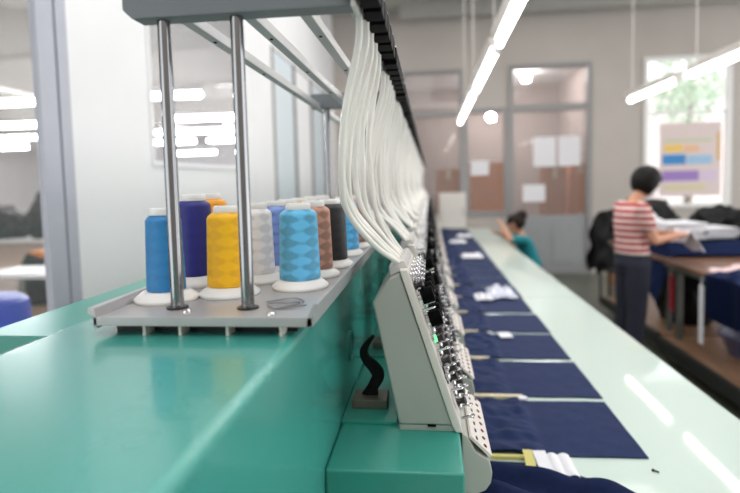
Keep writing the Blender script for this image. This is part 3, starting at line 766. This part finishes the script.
o = MB().grid(36, 44, fn, .014).build('jacket', BLACKM, None, (2.28, 6.75, 0)); tag(o, 'black jacket hanging over the chair behind the woman', 'jacket')
t = thing('carton', 'small brown carton on the floor behind the standing woman', 'box', (2.78, 8.2, 0))
MB().bx(-.14, .14, -.14, .14, 0, .26, .003).build('box_body', CARTON, t); MB().bx(-.14, -.005, -.14, .14, .26, .264).build('flap', CARTON, t); MB().bx(.005, .14, -.14, .14, .26, .264).build('flap', CARTON, t)
for k, (x, y, c, lb) in enumerate(((1.6, 6.4, srgb(60, 150, 70), 'green tangled scrap on the floor beyond the table'), (1.5, 6.7, srgb(190, 90, 40), 'orange tangled scrap on the floor beyond the table'))):
    rnd = random.Random(k); P = [(rnd.uniform(-.16, .16), rnd.uniform(-.16, .16), rnd.uniform(.01, .04)) for _ in range(9)]
    o = MB().tube(P, .012, 6, 6).build('thread_scrap', mat('scrap%d' % k, c, .8), None, (x, y, .005)); tag(o, lb, 'scrap')

# poster on the right window, papers on the door
po = thing('poster', 'chart poster with coloured bands hanging on the bright right window', 'poster', (4.16, YB-.04, 1.25))
MB().bx(-.50, .42, 0, .006, 0, 1.16, .001).build('sheet', mat('poster_paper', srgb(226, 208, 206), .6), po)
PC = [(-.36, .30, .86, .90, srgb(196, 206, 170)), (-.36, -.10, .70, .82, srgb(242, 204, 110)), (-.08, .12, .70, .80, srgb(236, 190, 150)), (-.38, -.06, .50, .66, srgb(60, 140, 205)),
      (-.04, .30, .50, .64, srgb(160, 196, 226)), (-.38, .12, .24, .40, srgb(160, 128, 196)), (.14, .36, .24, .40, srgb(218, 200, 222)), (-.36, .2, .10, .16, srgb(220, 210, 160)), (.36, .40, .55, 1.0, srgb(220, 180, 110))]
for i, (x0, x1, z0, z1, c) in enumerate(PC):
    MB().bx(x0*1.1-.04, x1*1.1-.04, -.003, 0, z0, z1).build('colour_band', mat('band%d' % i, c, .6), po)
PG = 'white papers taped on the door and window glass'
for k, (x0, x1, z0, z1, lb) in enumerate(((1.70, 2.06, 1.78, 2.26, 'white paper notice on the door glass, upper left of a pair'), (2.10, 2.45, 1.78, 2.26, 'white paper notice on the door glass, upper right of a pair'),
                       (1.53, 1.89, 1.20, 1.48, 'small white paper low on the door glass'), (.68, .98, 1.66, 1.90, 'white paper taped on the pane left of the door'))):
    o = MB().bx(x0, x1, YB+.008, YB+.012, z0, z1).build('paper_notice', mat('notice%d' % k, srgb(228, 226, 230), .7)); tag(o, lb, 'paper', PG)
# cartons in the store room
CG = 'cartons in the store room'
for k, (x, y, sx, sz, zb, m_, lb) in enumerate(((1.05, 10.3, .62, .95, 0, CARTON, 'lower large carton seen through the pane left of the door'), (1.05, 10.3, .58, .95, .95, CARTON2, 'upper large carton seen through the pane left of the door'),
                       (2.25, 10.2, .42, .9, 0, CARTON, 'lower brown carton behind the middle of the door glass'), (2.25, 10.2, .40, .88, .9, CARTON, 'upper brown carton behind the middle of the door glass'),
                       (2.72, 10.3, .3, .95, 0, CARTON2, 'lower orange carton at the right edge of the door glass'), (2.72, 10.3, .3, .9, .95, CARTON2, 'upper orange carton at right edge of the door glass'),
                       (.35, 10.4, .5, 1.0, 0, CARTON, 'lower carton behind the left window'), (.35, 10.4, .46, .8, 1.0, CARTON, 'upper carton behind the left window'))):
    t = thing('carton', lb, 'box', (x, y, zb), 0, CG)
    MB().bx(-sx/2, sx/2, -.2, .2, 0, sz, .004).build('box_body', m_, t); MB().bx(-.03, .03, -.203, .203, sz-.2, sz+.001).build('tape', CREAM, t)
t = thing('white_cabinet', 'white cabinet standing at the far end of the machine', 'cabinet', (.36, 8.98, 0))
MB().bx(-.22, .22, -.08, .06, 0, 1.38, .006).build('body', BEZEL, t); MB().bx(-.21, .21, -.095, -.08, 0.75, 1.34, .004).build('door', BEZEL, t); MB().cyl((.17, -.105, 1.0), (.17, -.105, 1.14), .007).build('handle', STEEL, t)

# outside the right window
struct(MB().bx(2, 9, 16, 16.3, 0, 4.3), 'outside_building', mat('pale_pink_render', srgb(232, 222, 220), .8))
struct(MB().bx(-1, 14, YB+3.9, 30, -.2, -.05), 'outside_ground', mat('pale_concrete', srgb(205, 202, 196), .8))
t = thing('tree', 'pale green tree outside the right window', 'tree', (6.5, 14.5, -.05))
MB().tube([(0, 0, 0), (.05, 0, 1.2), (0, .05, 2.6), (.1, 0, 3.4)], [.12, .1, .08, .05], 10, 5).build('trunk', mat('bark', srgb(96, 80, 66), .9), t)
lf = MB(); rnd = random.Random(5)
for i in range(420):
    a = rnd.uniform(0, 2*PI); b_ = rnd.uniform(-1, 1); rr_ = 1.1*rnd.random()**.4; q = math.sqrt(1-b_*b_)
    c = Vector((rr_*q*math.cos(a), rr_*q*math.sin(a), 3.8+.9*rr_*b_)); d = Vector((rnd.uniform(-1, 1), rnd.uniform(-1, 1), rnd.uniform(-1, 1))).normalized(); e = d.orthogonal().normalized()
    f_ = d.cross(e); s_ = rnd.uniform(.06, .12)
    lf.bm.faces.new([lf.bm.verts.new(c + v*s_) for v in (e*1.5, f_*.6, -e*1.5, -f_*.6)])
lf.build('crown', mat('leaf_green', srgb(176, 196, 170), .7), t, smooth=False)

# ================================================================== NEXT ROOM CONTENTS
def bench(x, y, w_, l_, label):
    t = thing('bench', label, 'table', (x, y, 0)); MB().bx(-w_/2, w_/2, -l_/2, l_/2, .72, .76, .004).build('tabletop', WPLASTIC, t)
    for sx in (-1, 1):
        for sy in (-1, 1): MB().bx(sx*(w_/2-.06)-.02, sx*(w_/2-.06)+.02, sy*(l_/2-.06)-.02, sy*(l_/2-.06)+.02, 0, .72).build('leg', GALV, t)
    return t
bench(-6.6, 8.6, 3.0, .8, 'far white bench behind the glass, loaded with dark garments')
bench(-3.95, 5.0, 1.0, .6, 'near white bench behind the glass, right of blue drum')
for k, (x, y, r_, m_, lb) in enumerate(((-7.5, 8.6, (.4, .3, .34), BLACKM, 'dark garment heap at the left end of the far white bench'), (-6.6, 8.6, (.33, .3, .5), BLACKM, 'tallest dark garment heap in the middle of the far white bench'),
                                (-5.7, 8.6, (.36, .3, .36), NAVYD, 'navy garment heap at the right end of the far white bench'))):
    o = lump(MB(), (0, 0, 0), r_, .3, 2.4, 60+k).build('garment_heap', m_, None, (x, y, .76+r_[2]*.62)); tag(o, lb, 'garments', 'garment heaps on the far white bench')
def crate(x, y, z, s_, c, lb):
    t = thing('plastic_crate', lb, 'crate', (x, y, z)); m_ = mat('crate', c, .5)
    f_ = MB().bx(-s_, s_, -s_, s_, 0, .01).bx(-s_, -s_+.012, -s_, s_, 0, s_*1.5).bx(s_-.012, s_, -s_, s_, 0, s_*1.5).bx(-s_, s_, -s_, -s_+.012, 0, s_*1.5).bx(-s_, s_, s_-.012, s_, 0, s_*1.5); f_.build('walls', m_, t)
    frame_rect(MB(), -s_-.01, s_+.01, s_*1.5-.03, s_*1.5, .012, -s_-.01, s_+.01).build('rim', m_, t)
crate(-5.4, 6.9, .55, .12, srgb(236, 140, 40), 'orange crate on top of the dark sack behind the glass')
crate(-7.0, 9.6, .0, .19, srgb(190, 40, 44), 'red crate on the floor behind the far white bench')
o = lump(MB(), (0, 0, 0), (.35, .3, .44), .2, 2, 71).build('garment_sack', BLACKM, None, (-5.4, 6.9, .44*.62)); tag(o, 'dark sack on the floor behind the glass under the orange crate', 'sack')
t = thing('blue_drum', 'bright blue rounded drum behind the left glass', 'drum', (-2.93, 3.15, 0))
BL = mat('bright_blue_plastic', srgb(12, 72, 215), .4)
MB().lathe([(0, 0), (.25, 0), (.27, .02), (.27, .78), (.26, .84), (.22, .87), (0, .88)], seg=40).build('drum_body', BL, t)
for z in (.25, .55): MB().tube([(.272*math.cos(a*PI/18), .272*math.sin(a*PI/18), z) for a in range(37)], .012, 8).build('hoop', BL, t)

# ================================================================== PEOPLE
def fuse(mb, name, m, parent, vox, smooth=6):
    o = mb.build(name, m, parent, smooth=False)
    r = o.modifiers.new('fuse', 'REMESH'); r.mode = 'VOXEL'; r.voxel_size = vox; r.use_smooth_shade = True
    s = o.modifiers.new('soften', 'SMOOTH'); s.iterations = smooth; s.factor = .5
    return o
def hand(mb, wrist, d, side, curl=.5, sc_=1.0):
    """palm and five fingers from the wrist along d; side = thumb direction"""
    d = Vector(d).normalized(); sd = Vector(side); sd = (sd - d*sd.dot(d)).normalized(); dn = d.cross(sd).normalized()
    if dn.z > 0: dn = -dn
    w_ = Vector(wrist)
    rot = Matrix((sd, dn, d)).transposed().to_4x4()
    mb.ell(w_ + d*.045*sc_, (.036*sc_, .015*sc_, .05*sc_), rot, 2)
    for off, ln, r_ in ((.027, .068, .0085), (.009, .078, .009), (-.009, .072, .0085), (-.026, .056, .0075)):
        p = w_ + d*.082*sc_ + sd*off*sc_; dirn = d.copy(); segs = [.45, .32, .23]
        for q, fr in enumerate(segs):
            ang = curl*(.35 + .4*q); dirn = (d*math.cos(ang) + dn*math.sin(ang)).normalized()
            p2 = p + dirn*ln*fr*sc_; mb.limb(p, p2, r_*(1-.08*q)*sc_, r_*(.92-.08*q)*sc_); p = p2
    p = w_ + d*.025*sc_ + sd*.028*sc_; p2 = p + (d*.55 + sd*.75 + dn*.3).normalized()*.035*sc_; p3 = p2 + (d*.9 + sd*.15 + dn*.4).normalized()*.03*sc_
    mb.limb(p, p2, .0115*sc_, .01*sc_); mb.limb(p2, p3, .01*sc_, .0085*sc_)

def face(mb, c, M, s=1.0):
    """head in its own frame: +x is where it looks"""
    T = Matrix.Translation(Vector(c)) @ M
    def E(p, r_): 
        mb.ell(T @ Vector(p), [q*s for q in r_], M, 3)
    E((-.008, 0, .018), (.096, .076, .098)); E((.022, 0, -.045), (.066, .058, .066)); E((.05, 0, -.088), (.028, .03, .022))   # skull, jaw, chin
    E((.090, 0, -.022), (.020, .012, .022)); E((.095, 0, -.034), (.014, .016, .010))                                       # nose
    E((.078, 0, -.066), (.012, .022, .005)); E((.076, 0, -.076), (.012, .018, .006))                                       # lips
    E((.068, 0, .022), (.024, .05, .008))                                                                                   # brow
    for sy in (-1, 1): E((-.005, sy*.078, -.015), (.018, .008, .030))                                                       # ears

# --- standing woman --------------------------------------------------------
WX, WY = 1.615, 4.5
wo = thing('person', 'standing woman in red striped tee, dark jeans and white mask holding white cloth', 'person', (WX, WY, 0), R(8)); wo.scale = (.98,)*3
hc = Vector((.115, 0, 1.545)); HM = Matrix.Rotation(R(28), 4, 'Y')
arm = {s: ((-.01, s*.165, 1.335), (.075, s*.20, 1.085), (.305, s*.115, 1.115)) for s in (-1, 1)}
leg = {s: ((-.0, s*.085, .88), (-.005, s*.088, .48), (-.045, s*.088, .085)) for s in (-1, 1)}
b = MB()
tor = [((0, 0, .82), .095, .13), ((0, 0, .90), .118, .165), ((-.006, 0, 1.0), .104, .145), ((-.012, 0, 1.1), .10, .135), ((-.014, 0, 1.2), .106, .15), ((-.014, 0, 1.3), .098, .165), ((-.006, 0, 1.36), .075, .13), ((.006, 0, 1.395), .055, .07)]
b.loft(tor)
b.limb((.0, 0, 1.37), (.065, 0, 1.465), .052, .048)
face(b, hc, HM)
for s in (-1, 1):
    A, Bq, Cq = arm[s]; b.limb(A, Bq, .047, .037); b.limb(Bq, Cq, .037, .026)
    hand(b, Cq, (Vector(Cq)-Vector(Bq)), (0, -s, .35), .75)
    A, Bq, Cq = leg[s]; b.limb(A, Bq, .082, .056); b.limb(Bq, Cq, .056, .038); b.limb((-.05, s*.09, .05), (.10, s*.1, .03), .036, .026)
fuse(b, 'body', SKIN, wo, .0055)
c = MB(); c.loft([((0, 0, .965), .126, .172)] + [(p, rx+.016, ry+.017) for p, rx, ry in tor[2:]][:-1] + [((.004, 0, 1.385), .066, .085)])
for s in (-1, 1):
    A, Bq, _ = arm[s]; A = Vector(A); Bq = Vector(Bq); c.limb(A, A.lerp(Bq, .52), .064, .060)
fuse(c, 'striped_tee', TEE, wo, .008, 4)
j = MB(); j.loft([((0, 0, .80), .10, .15), ((0, 0, .88), .128, .178), ((0, 0, 1.0), .112, .152)])
for s in (-1, 1):
    A, Bq, Cq = [Vector(p) for p in leg[s]]; j.limb(A, Bq, .098, .076); j.cyl(Bq, Cq, .076, .062); 
fuse(j, 'jeans', JEANS, wo, .009, 4)
for s in (-1, 1):
    fuse(MB().limb((-.055, s*.09, .045), (.10, s*.1, .036), .047, .036).box((.022, s*.095, .008), (.24, .085, .016), None, .006), 'shoe', SHOE, wo, .007, 4)
# bob hair: shell around the skull open at the face
hb = MB(); q = bmesh.new(); bmesh.ops.create_icosphere(q, subdivisions=5, radius=1)
for v in q.verts:
    p = v.co; lo = max(0, -p.z); v.co = Vector((p.x*(.112-.01*lo) - .012, p.y*(.094+.012*lo), p.z*(.118 if p.z > 0 else .125) + .012))
    v.co *= 1 + .02*noise.noise(v.co*40)
bmesh.ops.delete(q, geom=[f_ for f_ in q.faces if (f_.calc_center_median().x > .05 and f_.calc_center_median().z < .05 and abs(f_.calc_center_median().y) < .075) or f_.calc_center_median().z < -.095], context='FACES')
q.transform(Matrix.Translation(hc) @ HM); hb._take(q); ho = hb.build('hair', HAIR, wo)
so = ho.modifiers.new('thick', 'SOLIDIFY'); so.thickness = .02; so.offset = -.2
mk = MB(); q = bmesh.new(); bmesh.ops.create_icosphere(q, subdivisions=4, radius=1)
for v in q.verts: v.co = Vector((v.co.x*.080+.024, v.co.y*.066, v.co.z*.056-.058))
bmesh.ops.delete(q, geom=[f_ for f_ in q.faces if f_.calc_center_median().x < .045], context='FACES')
q.transform(Matrix.Translation(hc) @ HM); mk._take(q); mo = mk.build('face_mask', MASKM, wo); so = mo.modifiers.new('thick', 'SOLIDIFY'); so.thickness = .004
for sy in (-1, 1):
    T = Matrix.Translation(hc) @ HM
    MB().ell(T @ Vector((.083, sy*.030, .004)), (.008, .012, .006), HM, 2).build('eye', BLACK, wo)
# cloth held in her hands
def fn(u, v):
    a = (u-.5)*.30; z = -abs(v-.35)*.26
    return Vector((.02*math.sin(u*9) + (v-.35)*.16, a, z + .03 + .018*noise.noise(Vector((u*5, v*5, 2)))))
o = MB().grid(30, 30, fn, .006).build('held_cloth', WCLOTH, None, (WX+.40, WY+.05, 1.10)); tag(o, 'white cloth held in the standing woman\'s hands', 'cloth')

# --- seated worker at the far right of the table ----------------------------
SX, SY = 1.15, 6.75
st = thing('stool', 'dark low stool beneath the seated worker in teal', 'stool', (SX+.08, SY, 0))
MB().lathe([(0, .36), (.16, .36), (.165, .375), (.16, .395), (0, .40)], seg=28).build('seat', IRON, st)
for a in range(4): MB().cyl((.15*math.cos(a*PI/2+.78), .15*math.sin(a*PI/2+.78), 0), (.11*math.cos(a*PI/2+.78), .11*math.sin(a*PI/2+.78), .362), .012).build('leg', IRON, st)
sp_ = thing('person', 'seated worker in a teal top bending over the far end of the table', 'person', (SX, SY, 0), R(180))
# facing -X in the world; local +x is forward
hc2 = Vector((.10, 0, 1.01)); HM2 = Matrix.Rotation(R(32), 4, 'Y')
arm2 = {-1: ((.03, -.16, .83), (.15, -.22, .835), (.30, -.10, .895)), 1: ((.03, .16, .83), (.20, .21, .85), (.27, .05, 1.0))}
leg2 = {s: ((-.06, s*.085, .47), (.30, s*.10, .48), (.27, s*.10, .09)) for s in (-1, 1)}
tor2 = [((-.09, 0, .42), .11, .155), ((-.09, 0, .50), .115, .16), ((-.065, 0, .60), .10, .135), ((-.03, 0, .70), .10, .14), ((.0, 0, .79), .095, .155), ((.02, 0, .845), .075, .13), ((.035, 0, .885), .052, .065)]
b = MB(); b.loft(tor2); b.limb((.03, 0, .87), (.07, 0, .93), .05, .046); face(b, hc2, HM2)
for s in (-1, 1):
    A, Bq, Cq = arm2[s]; b.limb(A, Bq, .046, .036); b.limb(Bq, Cq, .036, .026); hand(b, Cq, Vector(Cq)-Vector(Bq), (0, -s, .5), .7)
    A, Bq, Cq = leg2[s]; b.limb(A, Bq, .08, .058); b.limb(Bq, Cq, .056, .038); b.limb((.265, s*.1, .05), (.40, s*.1, .03), .035, .026)
fuse(b, 'body', SKIN, sp_, .006)
c = MB(); c.loft([(p, rx+.014, ry+.015) for p, rx, ry in tor2[1:-1]] + [((.032, 0, .875), .062, .08)])
for s in (-1, 1):
    A, Bq, _ = arm2[s]; A = Vector(A); Bq = Vector(Bq); c.limb(A, A.lerp(Bq, .7), .062, .052)
fuse(c, 'teal_top', TEALC, sp_, .008, 4)
j = MB(); j.loft([((-.09, 0, .395), .115, .165), ((-.09, 0, .46), .128, .176), ((-.085, 0, .53), .122, .17)])
for s in (-1, 1):
    A, Bq, Cq = [Vector(p) for p in leg2[s]]; j.limb(A, Bq, .093, .074); j.cyl(Bq, Cq, .072, .058)
fuse(j, 'trousers', JEANS, sp_, .009, 4)
for s in (-1, 1): fuse(MB().limb((.262, s*.1, .045), (.40, s*.1, .036), .045, .035).box((.33, s*.1, .008), (.23, .08, .016), None, .006), 'shoe', SHOE, sp_, .008, 4)
hb = MB(); q = bmesh.new(); bmesh.ops.create_icosphere(q, subdivisions=5, radius=1)
for v in q.verts:
    p = v.co; v.co = Vector((p.x*.110 - .014, p.y*.091, p.z*.112 + .022)) * (1 + .02*noise.noise(p*5))
bmesh.ops.delete(q, geom=[f_ for f_ in q.faces if f_.calc_center_median().x > .015 and f_.calc_center_median().z < .06 or f_.calc_center_median().z < -.06], context='FACES')
T = Matrix.Translation(hc2) @ HM2; q.transform(T); hb._take(q); lump(hb, T @ Vector((-.115, 0, .06)), (.062, .06, .058), .1, 3, 2, 3, False); ho = hb.build('hair', HAIR2, sp_)
so = ho.modifiers.new('thick', 'SOLIDIFY'); so.thickness = .018; so.offset = -.2
for sy in (-1, 1): MB().ell(T @ Vector((.083, sy*.030, .004)), (.008, .012, .006), HM2, 2).build('eye', BLACK, sp_)

# ================================================================== LIGHT
def area(name, loc, rot, sx, sy, power, col=(1, 1, 1)):
    l_ = bpy.data.lights.new(name, 'AREA'); l_.shape = 'RECTANGLE'; l_.size = sx; l_.size_y = sy; l_.energy = power; l_.color = col
    o = bpy.data.objects.new(name, l_); COL.objects.link(o); o.location = loc; o.rotation_euler = rot; return o
wd_ = bpy.data.worlds.new('daylight'); sc.world = wd_; wd_.use_nodes = True
for nm, lc, sx, sy, pw in (('fill_light_table', (2.2, 3.6, 4.34), 1.6, 8, 78), ('fill_light_machine', (-.5, 3.4, 4.34), 1.2, 8, 70), ('fill_light_front', (.8, -1.4, 4.34), 3, 1.4, 40)):  # unseen fill lights added to brighten the hall and foreground
    area(nm, lc, (0, 0, 0), sx, sy, pw, (1, .985, .965))
area('store_room_fill_light', (1.4, 11, 3.72), (0, 0, 0), 2.4, .3, 24, (1, .96, .9))  # unseen fill added to brighten the store room
bg = wd_.node_tree.nodes['Background']; bg.inputs['Color'].default_value = (.97, .985, 1, 1); bg.inputs['Strength'].default_value = 2.0

# ================================================================== CAMERA
cd = bpy.data.cameras.new('camera'); cam = bpy.data.objects.new('camera', cd); COL.objects.link(cam)
cd.sensor_width = 36; cd.lens = 534/740*36; cd.clip_start = .02; cd.clip_end = 100
Rm = Matrix(((0.9934846585, 0.0164741091, 0.1127689542), (0.1113931983, 0.0686924723, -0.9913994652), (-0.0240788013, 0.9975018536, 0.0664098137)))
cam.matrix_world = Matrix.Translation((0, 0, 1.55)) @ Rm.to_4x4()
cd.dof.use_dof = True; cd.dof.focus_distance = .98; cd.dof.aperture_fstop = 2.1
cd.shift_y = -26.5/740
sc.camera = cam
vs = sc.view_settings
vs.view_transform = 'Standard'; vs.look = 'None'; vs.gamma = 1; vs.use_curve_mapping = False; vs.exposure = .47
